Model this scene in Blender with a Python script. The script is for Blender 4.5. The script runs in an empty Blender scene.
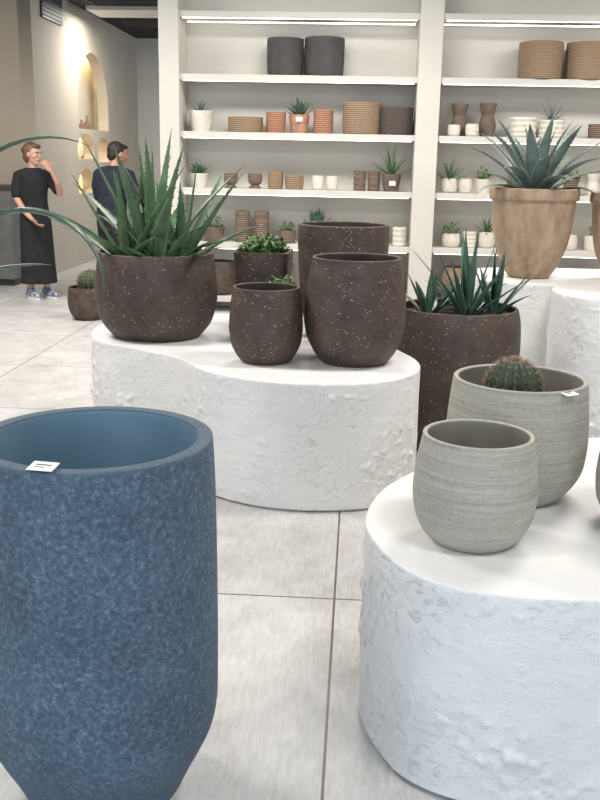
import bpy, math, random
from mathutils import Vector, Matrix, noise
random.seed(7)
PSI=math.radians(3.3); CP=math.cos(PSI); SP=math.sin(PSI)
def R(x,y,z=0.0): return (x*CP+y*SP, -x*SP+y*CP, z)
scene=bpy.context.scene
COL=scene.collection
scene.view_settings.view_transform='Standard'

# ---------------------------------------------------------------- materials
def newmat(name):
    m=bpy.data.materials.new(name); m.use_nodes=True
    nt=m.node_tree; b=nt.nodes['Principled BSDF']; return m,nt,b
def N(nt,t,**k):
    n=nt.nodes.new(t)
    for a,v in k.items(): setattr(n,a,v)
    return n
def lk(nt,a,b): nt.links.new(a,b)
def ramp(nt,fac,stops,interp='LINEAR'):
    r=N(nt,'ShaderNodeValToRGB'); r.color_ramp.interpolation=interp
    el=r.color_ramp.elements
    while len(el)<len(stops): el.new(0.5)
    for e,(p,c) in zip(el,stops):
        e.position=p; e.color=(c[0],c[1],c[2],1)
    lk(nt,fac,r.inputs['Fac']); return r
def coords(nt,scale=(1,1,1),rot=(0,0,0),loc=(0,0,0)):
    tc=N(nt,'ShaderNodeTexCoord'); mp=N(nt,'ShaderNodeMapping')
    mp.inputs['Scale'].default_value=scale; mp.inputs['Rotation'].default_value=rot; mp.inputs['Location'].default_value=loc
    lk(nt,tc.outputs['Object'],mp.inputs['Vector']); return mp.outputs['Vector']
def ntex(nt,vec,scale,detail=4,rough=.55):
    n=N(nt,'ShaderNodeTexNoise'); n.inputs['Scale'].default_value=scale; n.inputs['Detail'].default_value=detail; n.inputs['Roughness'].default_value=rough
    lk(nt,vec,n.inputs['Vector']); return n.outputs['Fac']
def bump(nt,b,h,strength=.4,dist=.01):
    bp=N(nt,'ShaderNodeBump'); bp.inputs['Strength'].default_value=strength; bp.inputs['Distance'].default_value=dist
    lk(nt,h,bp.inputs['Height']); lk(nt,bp.outputs['Normal'],b.inputs['Normal'])
def mixc(nt,fac,a,b):
    m=N(nt,'ShaderNodeMix',data_type='RGBA')
    if isinstance(fac,(int,float)): m.inputs[0].default_value=fac
    else: lk(nt,fac,m.inputs[0])
    for s,v in ((6,a),(7,b)):
        if isinstance(v,tuple): m.inputs[s].default_value=(v[0],v[1],v[2],1)
        else: lk(nt,v,m.inputs[s])
    return m.outputs[2]
def M2(name,c1,c2,scale=8,rough=.7,bs=.2,bd=.005,stretch=(1,1,1),detail=5,lo=.35,hi=.65,bscale=None):
    m,nt,b=newmat(name); v=coords(nt,stretch)
    f=ntex(nt,v,scale,detail); r=ramp(nt,f,[(lo,c1),(hi,c2)])
    lk(nt,r.outputs[0],b.inputs['Base Color']); b.inputs['Roughness'].default_value=rough
    if bs>0:
        h=ntex(nt,v,bscale or scale*3,4); bump(nt,b,h,bs,bd)
    return m
def speckled(name,base1,base2,fleck,scale=92,thr=.18,prob=.66,rough=.6):
    m,nt,b=newmat(name); v=coords(nt)
    f=ntex(nt,v,9,6,.65); r=ramp(nt,f,[(.35,base1),(.68,base2)])
    vo=N(nt,'ShaderNodeTexVoronoi'); vo.inputs['Scale'].default_value=scale; lk(nt,v,vo.inputs['Vector'])
    lt=N(nt,'ShaderNodeMath',operation='LESS_THAN'); lk(nt,vo.outputs['Distance'],lt.inputs[0])
    sep=N(nt,'ShaderNodeSeparateColor'); lk(nt,vo.outputs['Color'],sep.inputs[0])
    mu=N(nt,'ShaderNodeMath',operation='MULTIPLY'); lk(nt,sep.outputs[1],mu.inputs[0]); mu.inputs[1].default_value=thr*2; lk(nt,mu.outputs[0],lt.inputs[1])
    dens=ntex(nt,v,6,2); dm=N(nt,'ShaderNodeMath',operation='MULTIPLY_ADD'); lk(nt,dens,dm.inputs[0]); dm.inputs[1].default_value=-.9; dm.inputs[2].default_value=prob+.45
    gt=N(nt,'ShaderNodeMath',operation='GREATER_THAN'); lk(nt,sep.outputs[0],gt.inputs[0]); lk(nt,dm.outputs[0],gt.inputs[1])
    m2=N(nt,'ShaderNodeMath',operation='MULTIPLY'); lk(nt,lt.outputs[0],m2.inputs[0]); lk(nt,gt.outputs[0],m2.inputs[1])
    lk(nt,mixc(nt,m2.outputs[0],r.outputs[0],fleck),b.inputs['Base Color'])
    b.inputs['Roughness'].default_value=rough
    bump(nt,b,ntex(nt,v,60,5),.4,.004); return m

m_dark=speckled('dark_speckled_clay',(.040,.028,.022),(.088,.061,.048),(.40,.26,.13))
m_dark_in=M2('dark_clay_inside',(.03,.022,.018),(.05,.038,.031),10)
m_soil=M2('soil',(.02,.014,.01),(.06,.04,.03),60,.95,.8,.01)

def blue_mat():
    m,nt,b=newmat('blue_stone'); v=coords(nt)
    f=ntex(nt,v,88,9,.8); r=ramp(nt,f,[(.40,(.045,.078,.118)),(.53,(.088,.137,.195)),(.64,(.20,.27,.345))])
    g=ntex(nt,v,5,5,.6); r2=ramp(nt,g,[(.35,(.8,.8,.81)),(.65,(1.12,1.12,1.12))])
    mm=N(nt,'ShaderNodeMix',data_type='RGBA',blend_type='MULTIPLY'); mm.inputs[0].default_value=1
    lk(nt,r.outputs[0],mm.inputs[6]); lk(nt,r2.outputs[0],mm.inputs[7])
    tc=N(nt,'ShaderNodeTexCoord'); sx=N(nt,'ShaderNodeSeparateXYZ'); lk(nt,tc.outputs['Object'],sx.inputs[0])
    rb=ramp(nt,sx.outputs[2],[(.10,(.5,.5,.5)),(.24,(0,0,0)),(.875,(0,0,0)),(.885,(.6,.6,.6))])
    lk(nt,mixc(nt,rb.outputs[0],mm.outputs[2],(.085,.13,.18)),b.inputs['Base Color'])
    b.inputs['Roughness'].default_value=.75; bump(nt,b,f,.7,.005); return m
m_blue=blue_mat()
m_blue_in=M2('blue_stone_inside',(.14,.24,.32),(.17,.285,.37),6,.65,.1)

def ridged(name,c1,c2,c3):
    m,nt,b=newmat(name)
    v=coords(nt,(1.0,1.0,30)); f=ntex(nt,v,3,5,.6)
    r=ramp(nt,f,[(.3,c1),(.52,c2),(.72,c3)])
    v2=coords(nt); g=ntex(nt,v2,90,3)
    lk(nt,mixc(nt,.25,r.outputs[0],ramp(nt,g,[(.4,c1),(.6,c3)]).outputs[0]),b.inputs['Base Color'])
    b.inputs['Roughness'].default_value=.8; bump(nt,b,f,.7,.008); return m
m_grey=ridged('grey_ridged_clay',(.30,.285,.235),(.405,.39,.33),(.48,.465,.40))
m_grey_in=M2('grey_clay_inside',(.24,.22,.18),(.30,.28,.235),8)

def plaster():
    m,nt,b=newmat('white_plaster'); v=coords(nt)
    f=ntex(nt,v,3,4); r=ramp(nt,f,[(.3,(.75,.745,.73)),(.7,(.81,.805,.79))])
    lk(nt,r.outputs[0],b.inputs['Base Color']); b.inputs['Roughness'].default_value=.65
    a=ntex(nt,coords(nt,(1,1,1.3)),8,9,.62); c=ramp(nt,a,[(.40,(0,0,0)),(.64,(1,1,1))])
    a2=ntex(nt,coords(nt,(1,1,1.3),(0,0,0),(3,1,2)),38,6,.65); c2=ramp(nt,a2,[(.54,(0,0,0)),(.68,(1,1,1))])
    msk=ntex(nt,coords(nt,(1,1,1),(0,0,0),(7,3,1)),4,3); cm=ramp(nt,msk,[(.42,(.15,.15,.15)),(.58,(1,1,1))])
    mk=N(nt,'ShaderNodeMath',operation='MULTIPLY'); lk(nt,c2.outputs[0],mk.inputs[0]); lk(nt,cm.outputs[0],mk.inputs[1])
    d=ntex(nt,coords(nt,(1,1,2.5)),110,3,.6)
    ad=N(nt,'ShaderNodeMath',operation='MULTIPLY_ADD'); lk(nt,d,ad.inputs[0]); ad.inputs[1].default_value=.22; lk(nt,c.outputs[0],ad.inputs[2])
    a3=N(nt,'ShaderNodeMath',operation='MULTIPLY_ADD'); lk(nt,mk.outputs[0],a3.inputs[0]); a3.inputs[1].default_value=.8; lk(nt,ad.outputs[0],a3.inputs[2])
    ge=N(nt,'ShaderNodeNewGeometry'); sz=N(nt,'ShaderNodeSeparateXYZ'); lk(nt,ge.outputs['True Normal'],sz.inputs[0])
    rr=ramp(nt,sz.outputs[2],[(.5,(1,1,1)),(.9,(.12,.12,.12))]); mu=N(nt,'ShaderNodeMath',operation='MULTIPLY'); lk(nt,a3.outputs[0],mu.inputs[0]); lk(nt,rr.outputs[0],mu.inputs[1])
    bump(nt,b,mu.outputs[0],.8,.005); return m
m_plaster=plaster()

def tanmat():
    m,nt,b=newmat('tan_terracotta'); f=ntex(nt,coords(nt,(5,5,1.6)),2.2,7,.7)
    r=ramp(nt,f,[(.3,(.21,.14,.09)),(.5,(.36,.255,.17)),(.7,(.49,.37,.265))])
    lk(nt,r.outputs[0],b.inputs['Base Color']); b.inputs['Roughness'].default_value=.9
    bump(nt,b,ntex(nt,coords(nt,(1,1,4)),22,6),.6,.006); return m
m_tan=tanmat()

def woven(name,c1,c2):
    m,nt,b=newmat(name); w=N(nt,'ShaderNodeTexWave',bands_direction='Z'); w.inputs['Scale'].default_value=17; w.inputs['Distortion'].default_value=2.2; w.inputs['Detail'].default_value=2
    v=coords(nt); lk(nt,v,w.inputs['Vector']); f=ntex(nt,coords(nt,(10,10,25)),6,3)
    ad=N(nt,'ShaderNodeMath',operation='MULTIPLY'); lk(nt,w.outputs['Fac'],ad.inputs[0]); lk(nt,f,ad.inputs[1])
    r=ramp(nt,ad.outputs[0],[(.02,c1),(.5,c2)]); lk(nt,r.outputs[0],b.inputs['Base Color']); b.inputs['Roughness'].default_value=.9
    bump(nt,b,ad.outputs[0],.8,.01); return m
m_woven=woven('woven_seagrass',(.19,.125,.075),(.36,.26,.17))
m_woven_dk=woven('woven_dark',(.05,.04,.035),(.12,.095,.08))
m_woven_terra=woven('woven_terracotta',(.24,.11,.065),(.48,.25,.16))
m_charcoal=M2('charcoal_clay',(.045,.042,.042),(.065,.06,.06),12,.8,.2)
m_terra=M2('terracotta',(.33,.15,.09),(.45,.24,.16),14)
m_white=M2('white_ceramic',(.58,.54,.47),(.70,.66,.58),10,.6,.1)
m_brown=woven('taupe_ribbed',(.09,.06,.045),(.26,.19,.14))
m_taupe=M2('taupe_clay',(.10,.07,.055),(.17,.125,.095),12)
m_cab=M2('cabinet_grey',(.12,.12,.12),(.16,.16,.155),6,.6,0)

def floor_mat():
    m,nt,b=newmat('floor_tile')
    tc=N(nt,'ShaderNodeTexCoord'); mp=N(nt,'ShaderNodeMapping'); mp.inputs['Location'].default_value=(.042+12,-3.08+12,0); lk(nt,tc.outputs['Object'],mp.inputs['Vector'])
    br=N(nt,'ShaderNodeTexBrick'); br.offset=0; br.squash=1
    br.inputs['Scale'].default_value=1; br.inputs['Brick Width'].default_value=1.2; br.inputs['Row Height'].default_value=1.2
    br.inputs['Mortar Size'].default_value=.0042; br.inputs['Mortar Smooth'].default_value=.1
    br.inputs['Color1'].default_value=(.94,.94,.94,1); br.inputs['Color2'].default_value=(1,1,1,1); br.inputs['Mortar'].default_value=(.25,.20,.16,1)
    lk(nt,mp.outputs[0],br.inputs['Vector'])
    f=ntex(nt,coords(nt,(1.3,1.0,1)),3.2,10,.75); r=ramp(nt,f,[(.32,(.44,.43,.42)),(.5,(.555,.545,.53)),(.66,(.65,.64,.63))])
    g=ntex(nt,coords(nt,(36,5,1)),2,5,.65); r2=ramp(nt,g,[(.35,(.88,.88,.88)),(.6,(1.04,1.04,1.04))])
    m1=N(nt,'ShaderNodeMix',data_type='RGBA',blend_type='MULTIPLY'); m1.inputs[0].default_value=1; lk(nt,r.outputs[0],m1.inputs[6]); lk(nt,r2.outputs[0],m1.inputs[7])
    m3=N(nt,'ShaderNodeMix',data_type='RGBA',blend_type='MULTIPLY'); m3.inputs[0].default_value=1; lk(nt,m1.outputs[2],m3.inputs[6]); lk(nt,br.outputs['Color'],m3.inputs[7])
    lk(nt,m3.outputs[2],b.inputs['Base Color']); b.inputs['Roughness'].default_value=.38; b.inputs['Specular IOR Level'].default_value=.4
    bump(nt,b,br.outputs['Fac'],-.5,.003); return m
m_floor=floor_mat()
m_wall=M2('greige_wall',(.47,.42,.345),(.50,.45,.375),2,.85,.08)
m_wall2=M2('beige_wall',(.52,.45,.35),(.57,.495,.39),1.5,.85,.08)
m_shelf=M2('shelf_paint',(.55,.53,.485),(.58,.56,.515),2,.7,.03)
m_ceil=M2('black_ceiling',(.012,.012,.014),(.02,.02,.023),4,.8,0)
m_white_paint=M2('white_paint',(.7,.68,.63),(.72,.70,.65),2,.7,0)
m_nichep=M2('niche_paint',(.78,.72,.60),(.80,.74,.62),2,.8,0)
def emit(name,c,s):
    m,nt,b=newmat(name); b.inputs['Base Color'].default_value=(*c,1); b.inputs['Emission Color'].default_value=(*c,1); b.inputs['Emission Strength'].default_value=s; return m
m_led=emit('led_strip',(1,.96,.9),5); m_niche=emit('niche_glow',(1,.84,.6),18)
m_metal=M2('dark_metal',(.03,.03,.032),(.05,.05,.05),5,.5,0)
m_aloe=M2('aloe_green',(.055,.115,.055),(.125,.205,.105),7,.42,.15,.003,(1,1,1),4)
m_aloe2=M2('aloe_blue_green',(.035,.085,.06),(.08,.155,.105),9,.42,.1)
m_agave=M2('agave_grey_green',(.085,.135,.125),(.17,.235,.215),9,.5,.1)
m_agave_edge=M2('agave_margin',(.36,.36,.22),(.46,.44,.28),9,.6,0)
m_leafy=M2('leafy_green',(.04,.11,.02),(.12,.24,.05),20,.5,0)
m_cactus=M2('cactus_green',(.02,.035,.018),(.045,.068,.034),20,.6,.1)
m_spine=M2('cactus_spine',(.22,.13,.08),(.38,.25,.17),30,.6,0)
m_tag=M2('tag_paper',(.78,.78,.76),(.82,.82,.8),5,.6,0)
m_print=M2('tag_print',(.02,.02,.02),(.04,.04,.04),5,.6,0)
m_skin=M2('skin',(.50,.27,.18),(.56,.32,.22),6,.5,0)
m_skin2=M2('skin_tanned',(.42,.22,.14),(.48,.27,.18),6,.5,0)
m_black=M2('black_cloth',(.008,.008,.01),(.016,.016,.018),12,.9,.2)
m_navy=M2('navy_cloth',(.010,.014,.024),(.018,.023,.037),12,.9,.2)
m_hair_b=M2('brown_hair',(.07,.038,.02),(.17,.10,.055),20,.6,.5,.004,(1,1,.3))
m_hair_d=M2('dark_hair',(.012,.008,.006),(.03,.02,.015),20,.6,.5,.004)
m_shoe=M2('sneaker',(.12,.16,.24),(.55,.56,.58),22,.7,0,lo=.45,hi=.55)
m_sole=M2('sole_white',(.7,.7,.7),(.75,.75,.75),5,.6,0)
m_eye=M2('eye_dark',(.02,.015,.01),(.03,.02,.015),5,.3,0)
m_lip=M2('lip',(.4,.13,.11),(.42,.15,.12),5,.5,0)

# ---------------------------------------------------------------- mesh tools
class MB:
    def __init__(s): s.v=[];s.f=[];s.m=[]
    def add(s,vs,fs,mi=0):
        o=len(s.v); s.v+= [tuple(x) for x in vs]; s.f+=[tuple(i+o for i in f) for f in fs]
        s.m+=[mi]*len(fs) if isinstance(mi,int) else list(mi)
    def obj(s,name,mats,loc=(0,0,0),rot=0,smooth=True,parent=None,auto=None):
        me=bpy.data.meshes.new(name); me.from_pydata(s.v,[],s.f)
        for m in mats: me.materials.append(m)
        for p,mi in zip(me.polygons,s.m): p.material_index=mi
        me.polygons.foreach_set('use_smooth',[smooth]*len(me.polygons)); me.update()
        if smooth and auto: 
            me.set_sharp_from_angle(angle=math.radians(auto))
        o=bpy.data.objects.new(name,me); COL.objects.link(o); o.location=loc; o.rotation_euler=(0,0,rot)
        if parent: o.parent=parent
        return o
def empty(name,loc=(0,0,0),rot=0):
    o=bpy.data.objects.new(name,None); COL.objects.link(o); o.location=loc; o.rotation_euler=(0,0,rot); o.empty_display_size=.1; return o
def cr(p0,p1,p2,p3,t):
    return tuple(.5*((2*b)+(-a+c)*t+(2*a-5*b+4*c-d)*t*t+(-a+3*b-3*c+d)*t**3) for a,b,c,d in zip(p0,p1,p2,p3))
def smooth_open(pts,n=6):
    P=[pts[0]]+list(pts)+[pts[-1]]; out=[]
    for i in range(1,len(P)-2):
        for k in range(n): out.append(cr(P[i-1],P[i],P[i+1],P[i+2],k/n))
    out.append(pts[-1]); return out
def smooth_closed(pts,n=12):
    L=len(pts); out=[]
    for i in range(L):
        for k in range(n): out.append(cr(pts[i-1],pts[i],pts[(i+1)%L],pts[(i+2)%L],k/n))
    return out
def lathe(mb,prof,seg=72,mis=None,c=(0,0,0)):
    vs=[];idx=[]
    for r,z in prof:
        if r<1e-5: idx.append([len(vs)]); vs.append((c[0],c[1],c[2]+z))
        else:
            idx.append(list(range(len(vs),len(vs)+seg)))
            for i in range(seg):
                a=2*math.pi*i/seg; vs.append((c[0]+r*math.cos(a),c[1]+r*math.sin(a),c[2]+z))
    fs=[];ms=[]
    for j in range(len(prof)-1):
        A,B=idx[j],idx[j+1]; mi=mis[j] if mis else 0
        for i in range(seg):
            k=(i+1)%seg
            if len(A)==1 and len(B)==1: continue
            if len(A)==1: fs.append((A[0],B[k],B[i]))
            elif len(B)==1: fs.append((A[i],A[k],B[0]))
            else: fs.append((A[i],A[k],B[k],B[i]))
            ms.append(mi)
    mb.add(vs,fs,ms)
def box(mb,x0,x1,y0,y1,z0,z1,mi=0):
    v=[(x,y,z) for z in (z0,z1) for y in (y0,y1) for x in (x0,x1)]
    mb.add(v,[(0,2,3,1),(4,5,7,6),(0,1,5,4),(2,6,7,3),(0,4,6,2),(1,3,7,5)],mi)
def bevel(o,w=.004,s=2):
    b=o.modifiers.new('bevel','BEVEL'); b.width=w; b.segments=s; b.limit_method='ANGLE'
def pot_mesh(mb,outer,th,depth,seg=72,rim=5,rh=.35):
    """outer: list (r,z) bottom->top control pts, th wall thickness, depth inner floor z. mats 0 outer,1 inner"""
    O=smooth_open(outer,7); rb=O[0][0]
    prof=[(0,.0),(rb*.96,.0)]+[(r,z+.0) for r,z in O]
    mis=[0]*(len(prof)-1)
    rt,zt=O[-1]
    for k in range(1,rim+1):
        a=math.pi*k/rim
        ca=math.cos(a); sa=math.sin(a)
        if rh<.3: ca=math.copysign(abs(ca)**.5,ca); sa=abs(sa)**.5
        prof.append((rt-th/2+th/2*ca,zt+th*rh*sa)); mis.append(0)
    inn=[(r-th,z) for r,z in reversed(O) if z>depth and z<zt-.001]
    for q in inn: prof.append(q); mis.append(1)
    rl=prof[-1][0]; prof.append((rl*.98,depth)); mis.append(1); prof.append((0,depth)); mis.append(1)
    lathe(mb,prof,seg,mis); return rl*.98
def soil_mesh(mb,r,z,mi=0):
    prof=[(0,z+.012)]; n=8
    for k in range(1,n): prof.append((r*k/n,z+.012*math.cos(k/n*1.5)+random.uniform(-.004,.004)))
    prof.append((r,z)); prof.append((r,z-.02))
    lathe(mb,prof,36,[mi]*(len(prof)-1))
def leaf(mb,base,az,elev,L,w,th,bend,segs=10,mi=0,edge=None,teeth=0,side=0,wide=.25):
    p=Vector(base); a=elev; rings=[]; tz=[]
    for i in range(segs+1):
        t=i/segs; az2=az+side*t*t
        h=Vector((math.cos(az2),math.sin(az2),0)); d=h*math.cos(a)+Vector((0,0,math.sin(a)))
        s=Vector((-math.sin(az2),math.cos(az2),0)); n=-h*math.sin(a)+Vector((0,0,math.cos(a)))
        wf=(.72+.28*min(1,t/wide))*(1-max(0,(t-wide)/(1-wide))**1.5)
        ww=w*.5*max(wf,.03); tt=th*(max(1-t,.03))**.7
        e=.86
        rings.append([p+s*ww+n*tt*.15,p+s*ww*e+n*tt*.12,p-n*tt*.25,p-s*ww*e+n*tt*.12,p-s*ww+n*tt*.15,p-s*ww*.55-n*tt*.6,p-n*tt*.95,p+s*ww*.55-n*tt*.6])
        tz.append((p.copy(),s,ww,d,n))
        p=p+d*(L/segs); a-=bend*(.4+1.2*t)/segs
    vs=[v for r in rings for v in r]; fs=[];ms=[]
    for i in range(segs):
        for k in range(8):
            k2=(k+1)%8; fs.append((i*8+k,i*8+k2,(i+1)*8+k2,(i+1)*8+k))
            ms.append(edge if (edge is not None and k in (0,3)) else mi)
    fs.append((7,6,5,4,3,2,1,0)); ms.append(mi)
    fs.append(tuple(segs*8+k for k in range(8))); ms.append(mi)
    mb.add(vs,fs,ms)
    if teeth:
        for q in range(teeth):
            t=(q+.5)/teeth*.9; f=t*segs; i=int(f); pp,s,ww,d,n=tz[i]; pp2=tz[min(i+1,segs)][0]; ww2=tz[min(i+1,segs)][2]
            u=f-i; P=pp.lerp(pp2,u); W=ww*(1-u)+ww2*u
            for sg in (1,-1):
                b=P+s*sg*W*.97; k=.004+W*.1
                mb.add([b-d*k,b+d*k,b+s*sg*k*1.3+d*k*.8,b+n*k*.6],[(0,1,2),(0,2,3),(1,3,2),(0,3,1)],edge if edge is not None else mi)
def rosette(mb,c,n,L,w,th,e0=1.35,e1=.35,b0=.1,b1=.7,mi=0,edge=None,teeth=0,segs=10,spread=.02,jit=.15,wide=.25):
    for i in range(n):
        f=i/max(1,n-1); az=i*2.39996+random.uniform(-jit,jit)
        e=e0+(e1-e0)*f+random.uniform(-jit,jit)*.8; l=L*(.75+.35*math.sin(math.pi*min(1,.25+f*.65)))*random.uniform(.85,1.12)
        leaf(mb,(c[0]+spread*f*math.cos(az),c[1]+spread*f*math.sin(az),c[2]),az,e,l,w*random.uniform(.85,1.1),th,(b0+(b1-b0)*f)*random.uniform(.6,1.3),segs,mi,edge,teeth,random.uniform(-.25,.25),wide)
def bush(mb,c,n,r,h,ls=.03,mi=0):
    for i in range(n):
        a=random.uniform(0,6.28); rr=r*math.sqrt(random.random()); zz=c[2]+h*random.random()*(1-.5*(rr/r)**2)
        b=(c[0]+rr*math.cos(a),c[1]+rr*math.sin(a),zz)
        leaf(mb,b,random.uniform(0,6.28),random.uniform(-.2,1.1),ls*random.uniform(.7,1.3),ls*.55,ls*.06,random.uniform(.2,1),4,mi,wide=.5)
    for i in range(max(4,n//12)):
        a=random.uniform(0,6.28); leaf(mb,(c[0],c[1],c[2]-.01),a,random.uniform(.7,1.4),h,.006,.003,.2,4,mi)
def ellip(mb,c,rx,ry,rz,mi=0,nu=16,nv=10,rot=None):
    vs=[];fs=[]
    for j in range(nv+1):
        ph=math.pi*j/nv
        if j in (0,nv): vs.append(Vector((0,0,rz*math.cos(ph)))); continue
        for i in range(nu):
            a=2*math.pi*i/nu; vs.append(Vector((rx*math.sin(ph)*math.cos(a),ry*math.sin(ph)*math.sin(a),rz*math.cos(ph))))
    if rot: vs=[rot@v for v in vs]
    vs=[v+Vector(c) for v in vs]
    I=lambda j,i: 0 if j==0 else (len(vs)-1 if j==nv else 1+(j-1)*nu+i%nu)
    for j in range(nv):
        for i in range(nu):
            q=[I(j,i),I(j+1,i),I(j+1,i+1),I(j,i+1)]; q2=[]
            for x in q:
                if x not in q2: q2.append(x)
            fs.append(tuple(q2))
    mb.add(vs,fs,mi)
def tube(mb,pts,rad,mi=0,nu=14,flat=1.0,up=(0,0,1)):
    P=[Vector(p) for p in pts]; rings=[]
    n=len(P); prev=None
    for i in range(n):
        d=(P[min(i+1,n-1)]-P[max(i-1,0)]).normalized()
        if prev is None:
            u=d.cross(Vector(up)); 
            if u.length<.1: u=d.cross(Vector((1,0,0)))
            u.normalize()
        else: u=(prev-d*prev.dot(d)).normalized()
        prev=u; v=d.cross(u); rings.append((P[i],d,u,v,rad[i]))
    full=[]
    c,d,u,v,r=rings[0]
    for k in (85,60,30): a=math.radians(k); full.append((c-d*r*math.sin(a),u,v,r*math.cos(a)))
    for c,d,u,v,r in rings: full.append((c,u,v,r))
    for k in (30,60,85): a=math.radians(k); full.append((c+d*r*math.sin(a),u,v,r*math.cos(a)))
    vs=[];fs=[]
    for c,u,v,r in full:
        for i in range(nu):
            a=2*math.pi*i/nu; vs.append(c+u*r*math.cos(a)+v*r*flat*math.sin(a))
    for j in range(len(full)-1):
        for i in range(nu): k=(i+1)%nu; fs.append((j*nu+i,j*nu+k,(j+1)*nu+k,(j+1)*nu+i))
    fs.append(tuple(reversed(range(nu)))); fs.append(tuple((len(full)-1)*nu+i for i in range(nu)))
    mb.add(vs,fs,mi)
def stack(mb,rings,mi=0,nu=28):
    """rings: (x,y,z,rx,ry)"""
    Rn=smooth_open(rings,4); vs=[];fs=[]
    for x,y,z,rx,ry in Rn:
        for i in range(nu):
            a=2*math.pi*i/nu; vs.append((x+rx*math.cos(a),y+ry*math.sin(a),z))
    for j in range(len(Rn)-1):
        for i in range(nu): k=(i+1)%nu; fs.append((j*nu+i,j*nu+k,(j+1)*nu+k,(j+1)*nu+i))
    fs.append(tuple(reversed(range(nu)))); fs.append(tuple((len(Rn)-1)*nu+i for i in range(nu)))
    mb.add(vs,fs,mi)
def remesh(o,vs,sm=4):
    r=o.modifiers.new('remesh','REMESH'); r.mode='VOXEL'; r.voxel_size=vs; r.use_smooth_shade=True
    s=o.modifiers.new('smooth','SMOOTH'); s.iterations=sm; s.factor=.5
def tag(parent,x,y,z,rot,s=.045,tilt=.35):
    mb=MB()
    M=Matrix.Translation((x,y,z))@Matrix.Rotation(rot,4,'Z')@Matrix.Rotation(tilt,4,'Y')
    def q(a,b,c,d,zz,mi):
        mb.add([M@Vector(p) for p in ((a,c,zz),(b,c,zz),(b,d,zz),(a,d,zz),(a,c,zz+.0012),(b,c,zz+.0012),(b,d,zz+.0012),(a,d,zz+.0012))],
               [(3,2,1,0),(4,5,6,7),(0,1,5,4),(1,2,6,5),(2,3,7,6),(3,0,4,7)],mi)
    q(0,s*.75,-s*.5,s*.5,0,0); q(s*.25,s*.31,-s*.3,s*.3,.0006,1); q(s*.45,s*.49,-s*.3,s*.1,.0006,1)
    return mb.obj('price_tag',[m_tag,m_print],smooth=False,parent=parent)

# ---------------------------------------------------------------- room
def room_box(name,x0,x1,y0,y1,z0,z1,m):
    mb=MB(); box(mb,x0,x1,y0,y1,z0,z1); return mb.obj(name,[m],rot=-PSI,smooth=False)
H=3.45
room_box('floor',-9,6,-3,20,-.1,0,m_floor)
room_box('ceiling',-9,6,-3,20,H,H+.1,m_ceil)
room_box('wall_back',-1.93,6,9.84,9.99,0,H,m_wall)
room_box('wall_right',5.0,5.15,-3,9.84,0,H,m_wall)
room_box('wall_left',-7.15,-7.0,-3,11.6,0,H,m_wall2)
room_box('wall_far_left',-7.0,-4.06,11.6,11.75,0,H,m_wall2)
room_box('wall_passage_end',-4.0,3,17.0,17.15,0,H,m_white_paint)
room_box('baseboard_far_left',-7.0,-4.06,11.58,11.6,0,.1,m_white_paint)
def arch_pts(y0,y1,z0,z1,n=16):
    r=(y1-y0)/2; cy=(y0+y1)/2; k=min(1,(z1-z0)*.7/r)
    return [(y0,z0)]+[(cy-r*math.cos(math.pi*i/n),z1-r*k+r*k*math.sin(math.pi*i/n)) for i in range(n+1)]+[(y1,z0)]
niches=[arch_pts(13.4,15.0,1.86,2.92),arch_pts(13.3,14.15,1.45,1.80),arch_pts(14.35,15.0,1.40,1.78),arch_pts(13.3,14.05,.98,1.32)]
def niche_wall():
    c=bpy.data.curves.new('wall_niche','CURVE'); c.dimensions='2D'; c.fill_mode='BOTH'; c.extrude=.08
    def sp(pts):
        s=c.splines.new('POLY'); s.points.add(len(pts)-1)
        for p,q in zip(s.points,pts): p.co=(q[0],q[1],0,1)
        s.use_cyclic_u=True
    sp([(11.6,0),(17.0,0),(17.0,H),(11.6,H)])
    for n in niches: sp(n)
    o=bpy.data.objects.new('tmp',c); COL.objects.link(o)
    me=bpy.data.meshes.new_from_object(o.evaluated_get(bpy.context.evaluated_depsgraph_get()))
    bpy.data.objects.remove(o)
    me.transform(Matrix(((0,0,1,-3.98),(1,0,0,0),(0,1,0,0),(0,0,0,1))))
    me.materials.clear(); me.materials.append(m_wall2)
    w=bpy.data.objects.new('wall_niche',me); COL.objects.link(w); w.rotation_euler=(0,0,-PSI)
    mb=MB(); box(mb,-4.28,-4.23,13.0,15.4,.8,3.1,0); box(mb,-4.28,-4.06,13.0,13.02,.8,3.1,0); box(mb,-4.28,-4.06,15.38,15.4,.8,3.1,0)
    for z in (.96,1.38,1.83,3.0): box(mb,-4.23,-4.07,13.02,15.38,z-.02,z,0)
    b=mb.obj('niche_recess',[m_nichep],smooth=False); b.parent=w
    for z in (1.355,1.805,2.97):
        mb=MB(); box(mb,-4.12,-4.09,13.2,15.2,z-.015,z,0); b=mb.obj('niche_light_strip',[m_niche],smooth=False); b.parent=w
    mb=MB()
    for y,z,h in ((13.7,1.83,.22),(14.0,1.83,.28),(14.4,1.83,.18),(14.7,1.83,.24),(14.5,1.38,.18),(13.6,1.38,.16),(13.6,.96,.2),(13.85,.96,.15)):
        lathe(mb,[(0,0),(.05,0),(.055,h*.5),(.02,h*.75),(.02,h),(0,h)],16,None,(-4.15,y,z))
    b=mb.obj('niche_bottles',[m_woven]); b.parent=w
niche_wall()
mb=MB(); box(mb,-3.90,-3.87,11.95,12.75,3.10,3.40,0)
for i in range(6): box(mb,-3.875,-3.86,12.0,12.7,3.13+i*.045,3.15+i*.045,1)
mb.obj('wall_vent',[m_metal,m_cab],rot=-PSI,smooth=False)
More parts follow.
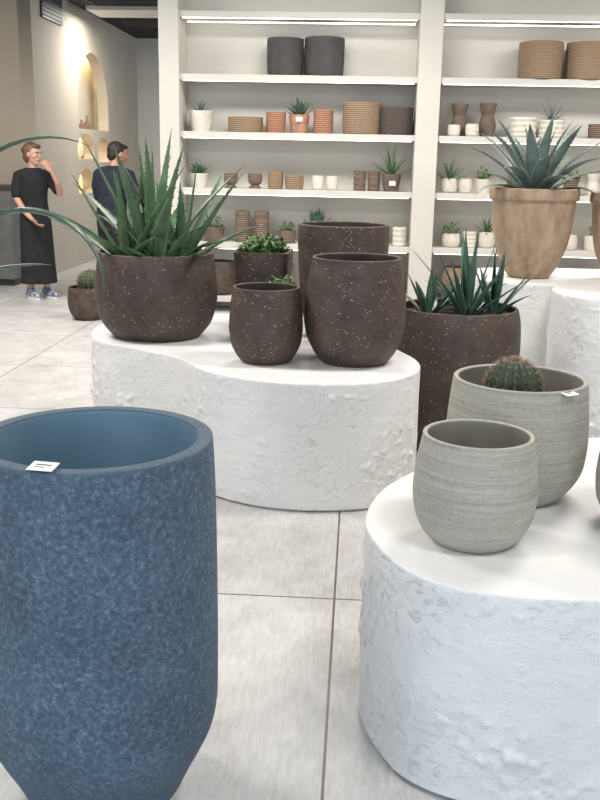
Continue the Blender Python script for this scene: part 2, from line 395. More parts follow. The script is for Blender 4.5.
for (x,y) in ((-3.0,12.6),(-3.0,14.6),(-2.6,16.0)):
    mb=MB(); box(mb,x-.5,x+.5,y-.25,y+.25,H-.08,H-.005,0)
    for i in range(6): box(mb,x-.45,x+.45,y-.2+i*.075,y-.18+i*.075,H-.1,H-.08,1)
    mb.obj('ceiling_diffuser',[m_metal,m_metal],rot=-PSI,smooth=False)
mb=MB(); box(mb,-4.75,-4.0,10.9,11.45,.0,.08,1); box(mb,-4.8,-3.98,10.85,11.5,.08,1.1,0); box(mb,-4.82,-3.96,10.83,11.52,1.1,1.14,1); box(mb,-4.41,-4.39,10.84,10.86,.12,1.06,1)
o=mb.obj('grey_cabinet',[m_cab,m_metal],rot=-PSI,smooth=False); bevel(o)
mb=MB(); Y0,Y1=9.40,9.84
for x0,x1 in ((-1.94,-1.75),(.50,.715),(2.95,3.15)): box(mb,x0,x1,Y0-.03,Y1,0,H)
SH=[.16,.69,1.215,1.745,2.27,2.83]
for z in SH:
    for x0,x1 in ((-1.75,.50),(.715,2.95)): box(mb,x0,x1,Y0,Y1,z-.055,z)
box(mb,-1.75,2.95,Y1-.03,Y1,0,H)
box(mb,-1.75,.5,Y0,Y1,3.3,H); box(mb,.715,2.95,Y0,Y1,3.3,H)
shelving=mb.obj('display_shelving',[m_shelf],rot=-PSI,smooth=False); bevel(shelving,.003)
mb=MB()
for z in SH[1:]+[3.355]:
    for x0,x1 in ((-1.72,.47),(.745,2.92)): box(mb,x0,x1,Y0+.03,Y0+.045,z-.062,z-.0555)
for z in (2.83,3.355):
    for x0,x1 in ((-1.72,.47),(.745,2.92)): box(mb,x0,x1,Y0+.3,Y0+.32,z-.064,z-.0555)
mb.obj('led_strips',[m_led],smooth=False,parent=shelving)
mb=MB(); box(mb,3.15,5.0,9.78,9.84,0,.1); mb.obj('baseboard_back',[m_white_paint],rot=-PSI,smooth=False)
mb=MB()
for x in (-7,-4,-1,2,5): box(mb,x-.05,x+.05,-2.95,-2.85,0,H)
for z in (.05,H-.1): box(mb,-7,5,-2.95,-2.85,z-.05,z+.05)
mb.obj('window_front',[m_metal],rot=-PSI,smooth=False)

# ---------------------------------------------------------------- plinths
def plinth(name,outline,Hh,cx,cy,seed=0,amp=1.0):
    O=smooth_closed(outline,30); n=len(O); mb=MB(); vs=[];fs=[]
    nr=[]
    for i in range(n):
        a=O[i-1]; b=O[(i+1)%n]; t=Vector((b[0]-a[0],b[1]-a[1],0)).normalized(); nr.append(Vector((t.y,-t.x,0)))
    area=sum(O[i][0]*O[(i+1)%n][1]-O[(i+1)%n][0]*O[i][1] for i in range(n))
    if area<0: nr=[-x for x in nr]
    nz=84; b=.006
    levels=[0.0,.012,.0121]+[.013+(Hh-b-.013)*k/nz for k in range(nz+1)]
    for li,z in enumerate(levels):
        for i in range(n):
            p=Vector((O[i][0],O[i][1],z)); q=p+Vector((seed,seed*2,0))
            if li<2: vs.append(p-nr[i]*.02); continue
            d=.002*noise.noise(q*3.0)+.003*max(0,noise.noise(Vector((q.x*9,q.y*9,q.z*12)))-.05)
            g=noise.noise(q*4+Vector((9,9,9))); m=max(0,g+.12)
            r=noise.noise(Vector((q.x*30,q.y*30,q.z*26+5))); r2=noise.noise(Vector((q.x*55,q.y*55,q.z*40)))
            d+=.020*max(0,r-.20)*m*2.2+.010*max(0,r2-.12)*m*1.6
            d*=amp*min(1,(Hh-z)/.03+.15)
            vs.append(p+nr[i]*d)
    lv=len(levels)
    for k in (1,2,3):
        a=math.pi/2*k/3
        for i in range(n): vs.append(Vector((O[i][0],O[i][1],Hh-b+b*math.sin(a)))-nr[i]*b*(1-math.cos(a)))
    lv+=3; last=[vs[(lv-1)*n+i] for i in range(n)]
    for k in range(1,14):
        f=1-k/14
        for i in range(n): vs.append(Vector((cx+(last[i].x-cx)*f,cy+(last[i].y-cy)*f,Hh)))
    lv+=13
    for j in range(lv-1):
        for i in range(n): k=(i+1)%n; fs.append((j*n+i,j*n+k,(j+1)*n+k,(j+1)*n+i))
    vs.append(Vector((cx,cy,Hh)));c=len(vs)-1
    for i in range(n): fs.append(((lv-1)*n+i,(lv-1)*n+(i+1)%n,c))
    mb.add([v-Vector((cx,cy,0)) for v in vs],fs); return mb.obj(name,[m_plaster],loc=(cx,cy,0),auto=55)
HP1=.56; HP2=.58; HP3=.80
plinth('white_display_plinth',[(.187,2.45),(.20,2.25),(.285,2.06),(.456,1.965),(.68,1.95),(1.0,2.0),(1.3,2.3),(1.35,2.9),(1.1,3.25),(.75,3.12),(.45,2.93),(.27,2.70)],HP1,.75,2.55,3)
plinth('white_display_plinth',[(.09,3.92),(.35,3.98),(.52,4.18),(.556,4.45),(.46,4.8),(.33,5.2),(.1,5.6),(-.4,5.75),(-.88,5.62),(-1.10,5.38),(-1.13,5.06),(-1.03,4.78),(-.80,4.60),(-.58,4.40),(-.42,4.13),(-.18,3.96)],HP2,-.35,4.95,9)
plinth('white_display_plinth',[(1.5,5.68),(1.44,5.45),(1.5,5.2),(1.7,5.07),(2.1,5.0),(2.6,5.1),(2.85,5.6),(2.75,6.35),(2.1,6.65),(1.4,6.65),(1.1,6.45),(1.05,6.1),(1.2,5.8),(1.38,5.74)],HP3,2.0,5.95,14)

# ---------------------------------------------------------------- pots
def bag(Rm,Hh,base=.66,rim=.93,mid=.52):
    return [(Rm*base,0.0),(Rm*(base+.06),Hh*.018),(Rm*(base+.19),Hh*.10),(Rm*.945,Hh*.24),(Rm*.99,Hh*.38),(Rm,Hh*mid),(Rm*(rim*.35+.65),Hh*.76),(Rm*(rim+.01),Hh*.95),(Rm*rim,Hh)]
def pot(name,loc,outer,th,depth,mats,seg=96,rh=.35):
    mb=MB(); rs=pot_mesh(mb,outer,th,depth,seg,rh=rh,rim=7); e=empty(name,loc); mb.obj('pot_body',mats,parent=e); return e,rs
def inner_r(outer,th,z):
    O=smooth_open(outer,7)
    for a,b in zip(O,O[1:]):
        if a[1]<=z<=b[1]: return a[0]-th+(b[0]-a[0])*(z-a[1])/max(1e-6,b[1]-a[1])
    return O[-1][0]-th
def addsoil(e,outer,th,z):
    mb=MB(); soil_mesh(mb,inner_r(outer,th,z)+.001,z); mb.obj('soil',[m_soil],parent=e)

BO=[(.180,0),(.190,.014),(.218,.075),(.248,.135),(.266,.180),(.2745,.225),(.277,.28),(.277,.50),(.273,.75),(.267,.885)]
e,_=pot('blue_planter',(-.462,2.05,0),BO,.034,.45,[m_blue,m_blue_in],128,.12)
tag(e,-.045,-.225,.898,-1.75,.055,.12)

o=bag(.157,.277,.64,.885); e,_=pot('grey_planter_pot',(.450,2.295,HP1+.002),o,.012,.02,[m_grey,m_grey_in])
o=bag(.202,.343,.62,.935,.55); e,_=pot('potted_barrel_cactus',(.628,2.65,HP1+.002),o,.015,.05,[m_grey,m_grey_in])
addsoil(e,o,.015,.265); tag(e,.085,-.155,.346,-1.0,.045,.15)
def barrel(parent,c,r,h,ribs=18):
    mb=MB(); vs=[];fs=[]; nu=ribs*6; nv=20
    for j in range(nv+1):
        ph=math.pi*.5+math.pi*.5*(j/nv*1.7-.7)
        for i in range(nu):
            a=2*math.pi*i/nu; rb=1-.13*(.5-.5*math.cos(a*ribs))
            cr_=max(.02,math.cos(ph-math.pi/2)); rr=r*cr_*(rb if cr_>.15 else 1)
            vs.append((c[0]+rr*math.cos(a),c[1]+rr*math.sin(a),c[2]+h*.45+h*.55*math.sin(ph-math.pi/2)))
    for j in range(nv):
        for i in range(nu): k=(i+1)%nu; fs.append((j*nu+i,j*nu+k,(j+1)*nu+k,(j+1)*nu+i))
    fs.append(tuple(nv*nu+i for i in range(nu)))
    mb.add(vs,fs,0)
    for i in range(ribs):
        for j in range(3,nv,2):
            v=Vector(vs[j*nu+i*6]); n=(v-Vector((c[0],c[1],c[2]+h*.4))).normalized()
            for q in range(6):
                d=(n+Vector((random.uniform(-.9,.9),random.uniform(-.9,.9),random.uniform(-.7,.9)))).normalized(); L=r*random.uniform(.14,.22)
                s=d.cross(Vector((.3,.5,.8))).normalized()*r*.011; t=d.cross(s).normalized()*r*.011
                mb.add([v+s,v-s*.5+t,v-s*.5-t,v+d*L],[(0,1,3),(1,2,3),(2,0,3)],1)
    mb.obj('barrel_cactus',[m_cactus,m_spine],parent=parent)
barrel(e,(-.025,-.03,.265),.080,.140)
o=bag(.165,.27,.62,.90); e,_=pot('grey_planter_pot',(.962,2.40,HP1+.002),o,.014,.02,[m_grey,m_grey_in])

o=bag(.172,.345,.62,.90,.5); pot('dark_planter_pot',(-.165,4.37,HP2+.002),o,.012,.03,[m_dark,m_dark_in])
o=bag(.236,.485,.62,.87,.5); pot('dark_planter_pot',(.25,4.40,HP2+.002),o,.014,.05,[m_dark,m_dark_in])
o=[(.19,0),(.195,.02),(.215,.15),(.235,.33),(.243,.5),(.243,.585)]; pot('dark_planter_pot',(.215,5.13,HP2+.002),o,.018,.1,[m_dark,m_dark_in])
o=[(.215,0),(.235,.012),(.285,.075),(.314,.17),(.318,.26),(.308,.36),(.298,.435)]
e,_=pot('potted_aloe',(-.765,4.98,HP2+.002),o,.018,.05,[m_dark,m_dark_in]); addsoil(e,o,.018,.40)
mb=MB(); random.seed(21)
rosette(mb,(-.02,0,.38),15,.60,.072,.024,1.5,.5,-.05,.45,0,0,12,12,.05)
rosette(mb,(.12,.04,.38),12,.50,.064,.022,1.35,.35,-.1,.5,0,0,12,12,.04)
rosette(mb,(-.14,-.02,.38),12,.52,.064,.022,1.3,.35,-.2,.5,0,0,12,12,.04)
rosette(mb,(.04,-.13,.38),9,.34,.055,.018,1.3,.5,-.1,.5,0,0,10,12,.03)
mb.obj('aloe_leaves',[m_aloe],parent=e)
def rsq_pot(name,loc,half,Hh):
    e=empty(name,loc,-.1); mb=MB(); n=64
    def ring(s,z):
        out=[]
        for i in range(n):
            a=2*math.pi*i/n; c,sn=math.cos(a),math.sin(a); k=(abs(c)**8+abs(sn)**8)**(-1/8); out.append((s*c*k,s*sn*k,z))
        return out
    rs=[ring(half*.9,0),ring(half*.92,.01),ring(half*.96,Hh*.5),ring(half,Hh-.004),ring(half-.004,Hh),ring(half-.016,Hh),ring(half-.02,Hh-.004),ring(half-.03,Hh*.6)]
    vs=[v for r in rs for v in r]; fs=[]
    for j in range(len(rs)-1):
        for i in range(n): k=(i+1)%n; fs.append((j*n+i,j*n+k,(j+1)*n+k,(j+1)*n+i))
    fs.append(tuple(reversed(range(n)))); fs.append(tuple((len(rs)-1)*n+i for i in range(n)))
    mb.add(vs,fs); mb.obj('pot_body',[m_dark],parent=e,auto=40); return e
e=rsq_pot('potted_leafy_plant',(-.22,5.38,HP2+.002),.155,.42)
mb=MB(); soil_mesh(mb,.14,.39); mb.obj('soil',[m_soil],parent=e)
mb=MB(); bush(mb,(0,0,.39),420,.14,.11,.04); mb.obj('foliage',[m_leafy],parent=e)
PO=[(.05,0),(.075,.1),(.085,.30)]
e,_=pot('potted_leafy_plant',(-.105,4.80,HP2+.002),PO,.008,.02,[m_dark,m_dark_in],48); addsoil(e,PO,.008,.28)
mb=MB(); bush(mb,(0,0,.28),130,.08,.06,.03); mb.obj('foliage',[m_leafy],parent=e)
o=[(.245,0),(.255,.015),(.292,.13),(.326,.34),(.338,.53),(.332,.68),(.316,.755)]
e,_=pot('potted_agave',(.83,5.02,0),o,.018,.3,[m_dark,m_dark_in]); addsoil(e,o,.018,.72)
mb=MB(); random.seed(5)
for c,n,L in (((.04,-.05,.71),17,.42),((-.16,-.02,.71),12,.25),((.19,.02,.71),13,.33),((.05,.16,.71),9,.26)):
    rosette(mb,c,n,L,.042,.013,1.5,.42,-.2,.5,0,None,0,10,.02,.2,.35)
mb.obj('agave_leaves',[m_aloe2],parent=e)
def tanpot(name,loc,s=1.0):
    o=[(.12,0),(.135,.012),(.175,.075),(.218,.18),(.243,.30),(.255,.42),(.259,.475),(.272,.485),(.277,.505),(.275,.545)]
    o=[(r*s,z*s) for r,z in o]; e,_=pot(name,loc,o,.03*s,.1,[m_tan,m_tan]); addsoil(e,o,.03*s,.50*s); return e
e=tanpot('potted_agave',(1.445,6.10,HP3+.002))
mb=MB(); random.seed(3)
rosette(mb,(0,0,.51),28,.48,.088,.018,1.40,.50,.25,1.35,0,1,16,12,.05,.12,.45)
mb.obj('agave_leaves',[m_agave,m_agave_edge],parent=e)
e=tanpot('potted_agave',(2.05,6.02,HP3+.002),.97)
mb=MB(); rosette(mb,(0,0,.47),12,.14,.06,.015,1.5,.5,.0,.5,0,1,0,10,.05,.15,.45); mb.obj('agave_leaves',[m_agave,m_agave_edge],parent=e)
o=[(.12,0),(.13,.01),(.17,.08),(.185,.18),(.175,.30)]
e,_=pot('potted_barrel_cactus',(-2.02,8.9,0),o,.014,.05,[m_dark,m_dark_in],48); addsoil(e,o,.014,.27); barrel(e,(.04,0,.26),.13,.2,16)
o=[(.13,0),(.14,.02),(.165,.4),(.185,.8),(.19,1.05)]
e,_=pot('tall_potted_aloe',(-1.40,3.35,0),o,.018,.5,[m_dark,m_dark_in]); addsoil(e,o,.018,1.0)
mb=MB(); random.seed(11)
leaf(mb,(.05,0,1.02),.0,1.38,.93,.060,.026,1.95,20,0,None,24,.0)
leaf(mb,(.05,0,1.02),-.1,.40,.50,.055,.024,.50,16,0,None,18,.0)
leaf(mb,(.06,-.03,1.0),-.12,1.15,1.02,.070,.028,3.25,28,0,None,28,.0)
for i in range(9):
    az=1.3+i*.5; leaf(mb,(0,0,1.02),az,random.uniform(.5,1.3),random.uniform(.4,.55),.055,.02,random.uniform(.4,1.2),12,0,None,14)
mb.obj('aloe_leaves',[m_aloe2],parent=e)

# ---------------------------------------------------------------- shelf goods
SY=9.57
def sloc(x,z,dy=0): return R(x,SY+dy,z+.001)
def s_pot(name,x,z,w,h,m,plant=None,shape='cyl',dy=0,pl=.2):
    r=w/2
    prof={'cyl':[(r*.93,0),(r*.97,h*.1),(r,h*.5),(r,h)],'taper':[(r*.72,0),(r*.76,h*.05),(r*.9,h*.6),(r,h)],
          'bag':bag(r,h,.7,.9),'vase':[(r*.75,0),(r*.8,h*.05),(r*.98,h*.3),(r*.8,h*.55),(r*.72,h*.68),(r,h)],
          'ped':[(r*.85,0),(r*.8,h*.12),(r*.55,h*.2),(r*.9,h*.38),(r,h*.6),(r*.95,h)],
          'rib':[(r*.9,0),(r,h*.1),(r*.93,h*.22),(r,h*.36),(r*.93,h*.5),(r,h*.64),(r*.93,h*.78),(r,h*.92),(r*.95,h)]}[shape]
    e=empty(name,sloc(x,z,dy)); mb=MB(); pot_mesh(mb,prof,min(.012,r*.15),h*.25,36,4); mb.obj('pot_body',[m,m],parent=e)
    if plant:
        th=min(.012,r*.15); addsoil(e,prof,th,h*.85); mb=MB()
        if plant=='spiky': rosette(mb,(0,0,h*.85),16,pl,.026,.009,1.5,.3,.0,.7,0,None,0,7,.01); mm=m_aloe
        elif plant=='grass': rosette(mb,(0,0,h*.85),24,pl,.014,.005,1.5,.5,.0,1.2,0,None,0,7,.01); mm=m_agave
        elif plant=='succ': rosette(mb,(0,0,h*.85),26,pl,.045,.014,1.5,.45,.0,.3,0,None,0,6,.01,.15,.5); mm=m_aloe2
        else: bush(mb,(0,0,h*.85),90,r*1.0,pl,.035); mm=m_leafy
        mb.obj('foliage',[mm],parent=e)
    return e
A,B,C,D,E=2.27,1.745,1.215,.69,.16
s_pot('charcoal_planter',-.758,A,.35,.335,m_charcoal); s_pot('charcoal_planter',-.385,A,.38,.345,m_charcoal)
s_pot('woven_basket',1.65,A,.41,.33,m_woven); s_pot('woven_basket',2.09,A,.41,.33,m_woven)
s_pot('potted_succulent',-1.573,B,.24,.19,m_white,'grass',pl=.14,shape='taper')
s_pot('woven_basket',-1.137,B,.34,.14,m_woven); s_pot('woven_planter',-.84,B,.19,.19,m_woven_terra)
e=s_pot('potted_succulent',-.613,B,.20,.17,m_terra,'succ',pl=.17,shape='taper'); s_pot('woven_planter',-.38,B,.19,.22,m_woven_terra); tag(e,.0,-.10,.15,-1.57,.06,1.2)
s_pot('woven_basket',-.01,B,.37,.29,m_woven); s_pot('woven_basket',.318,B,.33,.25,m_woven_dk)
s_pot('taupe_vase',.93,B,.17,.30,m_taupe,shape='vase',dy=.06); s_pot('taupe_vase',1.20,B,.17,.31,m_taupe,shape='vase',dy=.06)
s_pot('white_cup_pot',.87,B,.12,.10,m_white,shape='bag',dy=-.10); s_pot('white_cup_pot',1.04,B,.13,.11,m_white,shape='bag',dy=-.10)
s_pot('white_ribbed_planter',1.53,B,.26,.18,m_white,shape='rib'); s_pot('potted_grass',1.80,B,.25,.16,m_white,'grass',shape='rib',pl=.2)
s_pot('woven_basket',2.25,B,.2,.13,m_brown)
s_pot('potted_succulent',-1.60,C,.18,.13,m_white,'succ',pl=.13,shape='taper')
for x in (-1.28,-1.04): s_pot('footed_pot',x,C,.14,.14,m_brown,shape='ped')
s_pot('small_planter',-.836,C,.15,.17,m_woven); s_pot('small_planter',-.65,C,.18,.13,m_woven)
for x in (-.42,-.28): s_pot('white_cup_pot',x,C,.12,.13,m_white,shape='bag')
for x in (-.01,.13): s_pot('ribbed_pot',x,C,.12,.19,m_brown,shape='rib')
e=s_pot('potted_aloe',.30,C,.19,.16,m_taupe,'spiky',pl=.29,shape='taper',dy=-.02)
tag(e,0,-.095,.10,-1.57,.06,1.2)
s_pot('potted_succulent',.86,C,.16,.13,m_white,'spiky',pl=.2,shape='bag'); s_pot('white_cup_pot',1.02,C,.13,.13,m_white,shape='bag')
s_pot('potted_succulent',1.19,C,.16,.13,m_white,'bush',pl=.14,shape='taper'); s_pot('potted_succulent',1.5,C,.16,.13,m_taupe,'spiky',pl=.16)
s_pot('potted_succulent',2.03,C,.15,.15,m_brown,'bush',pl=.12,shape='taper'); s_pot('white_cup_pot',2.24,C,.13,.2,m_white,shape='vase')
s_pot('potted_succulent',-1.45,D,.22,.14,m_taupe,'bush',pl=.16,shape='taper')
for x in (-1.16,-.97): s_pot('ribbed_pot',x,D,.15,.30,m_brown,shape='rib')
s_pot('potted_succulent',-.42,D,.22,.13,m_terra,'succ',pl=.22,shape='taper'); s_pot('potted_succulent',-.72,D,.18,.12,m_brown,'bush',pl=.12)
s_pot('small_planter',-.1,D,.18,.2,m_brown); s_pot('white_cup_pot',.2,D,.13,.15,m_white,shape='bag')
s_pot('white_cup_pot',.40,D,.14,.18,m_white,shape='rib',dy=-.06)
s_pot('potted_succulent',.91,D,.18,.13,m_white,'bush',pl=.15,shape='bag'); s_pot('white_cup_pot',1.09,D,.14,.15,m_white,shape='rib')
s_pot('potted_succulent',1.26,D,.16,.15,m_white,'spiky',pl=.18,shape='bag'); s_pot('ribbed_pot',1.7,D,.2,.24,m_brown,shape='rib')
s_pot('white_cup_pot',2.05,D,.18,.14,m_white,shape='bag'); s_pot('potted_succulent',2.3,D,.18,.14,m_white,'bush',pl=.14)
for x,m in ((-1.4,m_dark),(-.8,m_woven),(-.2,m_dark),(.25,m_terra),(1.0,m_woven),(1.6,m_dark),(2.2,m_terra)): s_pot('floor_level_pot',x,E,.34,.33,m,shape='bag')

# ---------------------------------------------------------------- people
def hand(mb,w,d,n,curl=.5,side=1,s=1.0):
    w=Vector(w); d=Vector(d).normalized(); n=Vector(n); n=(n-d*n.dot(d)).normalized(); t=d.cross(n)*side
    rot=Matrix((d,t,n)).transposed()
    ellip(mb,w+d*.045*s,.055*s,.040*s,.015*s,rot=rot); tube(mb,[w-d*.02,w+d*.03*s],[.024*s,.022*s],flat=.8)
    for k,(off,l) in enumerate(((.030,.072),(.010,.080),(-.010,.074),(-.030,.058))):
        b=w+d*.085*s+t*off*s; p1=b-d*.02*s; a=curl*.5
        q1=b+(d*math.cos(a)+n*math.sin(a)+t*off*1.5)*l*.45*s; a2=curl*1.4
        q2=q1+(d*math.cos(a2)+n*math.sin(a2))*l*.32*s; a3=curl*2.1; q3=q2+(d*math.cos(a3)+n*math.sin(a3))*l*.25*s
        tube(mb,[p1,b,q1,q2,q3],[.009*s,.009*s,.0083*s,.0078*s,.0066*s],nu=8)
    b=w+d*.025*s+t*.03*s; q1=b+(d*.7+t*.65+n*.15).normalized()*.04*s; q2=q1+(d*.9+t*.25+n*.35).normalized()*.033*s
    tube(mb,[w+d*.01,b,q1,q2],[.012*s,.012*s,.0105*s,.0085*s],nu=8)
def head(mbs,c,pitch=0,yaw=0,s=1.0):
    Mx=Matrix.Translation(c)@Matrix.Rotation(yaw,4,'Z')@Matrix.Rotation(pitch,4,'Y')@Matrix.Scale(s,4)
    T=MB(); ellip(T,(-.008,0,.018),.094,.076,.092,nu=24,nv=16); ellip(T,(.022,0,-.035),.062,.056,.078,nu=20,nv=12); ellip(T,(.055,0,-.088),.028,.028,.022)
    tube(T,[(.078,0,.022),(.098,0,-.008),(.104,0,-.022)],[.009,.011,.012],nu=8); ellip(T,(.080,0,.035),.014,.05,.010)
    for y in (-1,1):
        ellip(T,(-.002,y*.078,-.005),.018,.008,.03); ellip(T,(.055,y*.042,-.02),.025,.02,.02)
    ellip(T,(.082,0,-.052),.012,.024,.011)
    mbs.add([Mx@Vector(v) for v in T.v],T.f); return Mx
def face_bits(Mx,parent):
    mb=MB()
    for y in (-1,1):
        ellip(mb,(.080,y*.031,.008),.010,.014,.0075,0,10,8); ellip(mb,(.0865,y*.031,.008),.0055,.006,.006,1,8,6); ellip(mb,(.084,y*.033,.030),.008,.018,.004,2,8,6)
    ellip(mb,(.091,0,-.052),.006,.021,.0065,3,10,6)
    mb.v=[tuple(Mx@Vector(v)) for v in mb.v]; mb.obj('face_features',[m_sole,m_eye,m_hair_d,m_lip],parent=parent)

def woman(loc,rot):
    e=empty('woman_standing',loc,rot); mb=MB()
    stack(mb,[(0,0,.80,.09,.14),(0,0,.90,.10,.155),(0,0,1.05,.085,.12),(.005,0,1.22,.10,.135),(0,0,1.34,.085,.155),(0,0,1.40,.05,.07)])
    tube(mb,[(-.005,0,1.34),(0,0,1.42),(.012,0,1.50)],[.06,.048,.045])
    Mx=head(mb,(.02,0,1.545),pitch=.10,yaw=.35)
    for y in (-1,1):
        x=.0 if y<0 else .05
        tube(mb,[(0,y*.075,.90),(.01+x*.5,y*.08,.70),(.015+x,y*.08,.47),(x-.005,y*.08,.30),(x-.01,y*.085,.09)],[.085,.075,.052,.052,.032])
        tube(mb,[(x-.03,y*.085,.045),(x+.06,y*.09,.045),(x+.14,y*.095,.03)],[.035,.036,.025])
    tube(mb,[(0,-.12,1.35),(0,-.165,1.335),(-.01,-.19,1.2),(.0,-.20,1.08),(.09,-.17,.96),(.17,-.12,.87)],[.045,.048,.042,.036,.033,.023])
    hand(mb,(.17,-.12,.87),(.7,.3,-.55),(.1,.5,.8),.5,1)
    tube(mb,[(0,.12,1.35),(0,.165,1.335),(.06,.21,1.22),(.13,.24,1.13),(.18,.19,1.25),(.19,.12,1.37)],[.045,.048,.042,.036,.033,.023])
    hand(mb,(.19,.12,1.37),(-.15,-.55,.8),(-.9,-.2,.1),.6,-1)
    b=mb.obj('body',[m_skin],parent=e); remesh(b,.0065,3); face_bits(Mx,e)
    mb=MB(); stack(mb,[(.03,0,.17,.165,.205),(.025,0,.35,.150,.195),(.02,0,.60,.138,.185),(.005,0,.86,.13,.175),(.003,0,1.05,.11,.148),(.012,0,1.22,.125,.155),(.003,0,1.33,.108,.17),(-.002,0,1.385,.082,.125),(-.005,0,1.405,.066,.085)])
    tube(mb,[(0,-.12,1.335),(0,-.168,1.325),(-.008,-.188,1.23),(-.004,-.20,1.13)],[.06,.060,.058,.056])
    tube(mb,[(0,.12,1.335),(0,.168,1.325),(.055,.205,1.235),(.10,.228,1.17)],[.06,.060,.058,.056])
    b=mb.obj('black_dress',[m_black],parent=e); remesh(b,.010,5)
    mb=MB(); T=MB(); ellip(T,(-.028,0,.032),.094,.086,.098,nu=24,nv=16); ellip(T,(-.06,0,-.03),.055,.074,.07); ellip(T,(-.125,0,.03),.035,.035,.04); ellip(T,(.035,0,.088),.055,.06,.03)
    mb.add([Mx@Vector(v) for v in T.v],T.f); b=mb.obj('hair',[m_hair_b],parent=e); remesh(b,.007,2)
    mb=MB()
    for y in (-1,1):
        x=.0 if y<0 else .05
        tube(mb,[(x-.045,y*.085,.062),(x+.05,y*.09,.055),(x+.15,y*.095,.04)],[.045,.046,.034],0); tube(mb,[(x-.01,y*.085,.06),(x-.01,y*.085,.10)],[.044,.042],0)
    b=mb.obj('sneakers',[m_shoe],parent=e); remesh(b,.007,2)
    mb=MB()
    for y in (-1,1):
        x=.0 if y<0 else .05
        pts=[(x+.055+.135*math.cos(a)*(1),y*.09+.047*math.sin(a)) for a in [2*math.pi*i/24 for i in range(24)]]
        mb.add([(p[0],p[1],z) for z in (0,.026) for p in pts],[tuple(reversed(range(24))),tuple(range(24,48))]+[(i,(i+1)%24,24+(i+1)%24,24+i) for i in range(24)])
    mb.obj('soles',[m_sole],parent=e,auto=40)
    return e
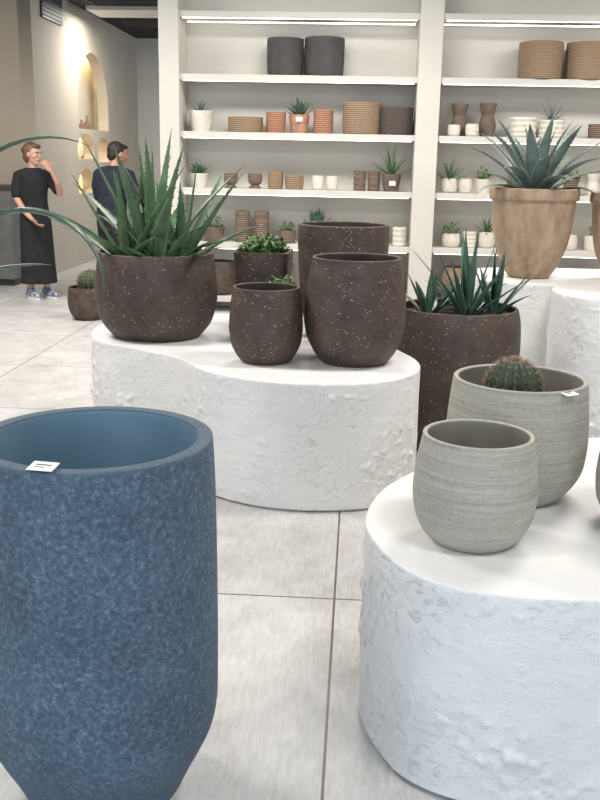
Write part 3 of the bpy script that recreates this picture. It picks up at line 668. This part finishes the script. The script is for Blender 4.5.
def man(loc,rot):
    e=empty('man_standing',loc,rot); mb=MB()
    stack(mb,[(0,0,.82,.10,.15),(0,0,.92,.11,.16),(.01,0,1.08,.105,.145),(.035,0,1.25,.12,.165),(.045,0,1.36,.10,.18),(.055,0,1.42,.06,.08)])
    tube(mb,[(.05,0,1.36),(.065,0,1.44),(.09,0,1.51)],[.068,.056,.054])
    Mx=head(mb,(.105,0,1.545),pitch=.25,yaw=-.30,s=1.03)
    for y in (-1,1):
        tube(mb,[(0,y*.085,.92),(.01,y*.09,.72),(.015,y*.095,.48),(-.005,y*.10,.30),(-.01,y*.105,.09)],[.09,.08,.056,.056,.036])
        tube(mb,[(-.03,y*.105,.045),(.06,y*.11,.045),(.15,y*.115,.03)],[.036,.038,.026])
    tube(mb,[(.04,-.15,1.37),(.04,-.215,1.35),(.03,-.29,1.2),(.07,-.34,1.08),(.15,-.36,1.16),(.20,-.36,1.28)],[.05,.055,.048,.041,.037,.027])
    hand(mb,(.20,-.36,1.28),(.25,.25,.8),(-.3,.9,0),.6,1)
    tube(mb,[(.04,.15,1.37),(.04,.205,1.35),(.05,.25,1.2),(.10,.26,1.08),(.22,.20,1.08),(.33,.12,1.12)],[.05,.055,.048,.041,.037,.027])
    hand(mb,(.33,.12,1.12),(.8,-.4,.4),(0,-.5,1),.6,-1)
    b=mb.obj('body',[m_skin2],parent=e); remesh(b,.0065,3); face_bits(Mx,e)
    mb=MB(); stack(mb,[(0,0,.86,.13,.18),(0,0,.95,.128,.18),(.012,0,1.08,.128,.18),(.037,0,1.25,.142,.205),(.045,0,1.36,.118,.215),(.05,0,1.41,.088,.14),(.055,0,1.432,.074,.085)])
    tube(mb,[(.04,-.14,1.355),(.04,-.215,1.34),(.032,-.282,1.22),(.055,-.325,1.12)],[.07,.076,.074,.070])
    tube(mb,[(.04,.14,1.355),(.04,.205,1.34),(.048,.25,1.22),(.08,.262,1.12)],[.07,.076,.074,.070])
    b=mb.obj('navy_tshirt',[m_navy],parent=e); remesh(b,.010,4)
    mb=MB(); stack(mb,[(0,0,.78,.12,.165),(0,0,.9,.122,.17),(0,0,.96,.118,.165)])
    for y in (-1,1): tube(mb,[(0,y*.085,.86),(.01,y*.09,.72),(.015,y*.095,.48),(-.003,y*.10,.28),(-.005,y*.105,.12)],[.10,.092,.073,.070,.062])
    b=mb.obj('trousers',[m_black],parent=e); remesh(b,.011,4)
    mb=MB(); T=MB(); ellip(T,(-.026,0,.034),.092,.083,.090,nu=24,nv=16); ellip(T,(-.06,0,-.02),.045,.07,.06); ellip(T,(.03,0,.085),.06,.06,.026)
    mb.add([Mx@Vector(v) for v in T.v],T.f); b=mb.obj('hair',[m_hair_d],parent=e); remesh(b,.007,2)
    mb=MB()
    for y in (-1,1):
        tube(mb,[(-.045,y*.105,.05),(.06,y*.11,.05),(.17,y*.115,.036)],[.048,.050,.036])
    b=mb.obj('shoes',[m_black],parent=e); remesh(b,.008,2)
    return e
e=woman((-2.84,10.2,0.001),math.radians(-48)); e.scale=(.97,.97,.97)
e=man((-1.94,9.75,0.001),math.radians(52)); e.scale=(.98,.98,.98)

# ---------------------------------------------------------------- lights
def area(name,loc,sx,sy,p,c,rot=(0,0,0)):
    l=bpy.data.lights.new(name,'AREA'); l.shape='RECTANGLE'; l.size=sx; l.size_y=sy; l.energy=p; l.color=c
    o=bpy.data.objects.new(name,l); COL.objects.link(o); o.location=loc; o.rotation_euler=rot; return o
for (x,y,p) in ((-2.5,1.0,66),(1.5,1.0,55),(-2.5,4.2,96),(1.5,4.2,85),(-3.5,7.8,130),(-.3,7.6,105),(2.8,7.6,95),(-3.0,13.4,75)):
    mb=MB(); box(mb,-.65,.65,-.35,.35,.0,.05)
    X,Y,_=R(x,y)
    e=mb.obj('ceiling_light_panel',[m_white_paint],loc=(X,Y,H-.11),rot=-PSI,smooth=False)
    area('panel_lamp',(X,Y,H-.13),1.2,.6,p,(1,.96,.91),(0,0,-PSI))
w=bpy.data.worlds.new('World'); scene.world=w; w.use_nodes=True
w.node_tree.nodes['Background'].inputs[0].default_value=(.68,.83,1,1); w.node_tree.nodes['Background'].inputs[1].default_value=2.4

# ---------------------------------------------------------------- camera
cam=bpy.data.cameras.new('camera'); cam.sensor_fit='HORIZONTAL'; cam.sensor_width=36; cam.lens=57
co=bpy.data.objects.new('camera',cam); COL.objects.link(co)
co.matrix_world=Matrix.Translation((0,0,1.5))@Matrix.Rotation(math.radians(75.8),4,'X')@Matrix.Rotation(math.radians(1.15),4,'Z')
scene.camera=co
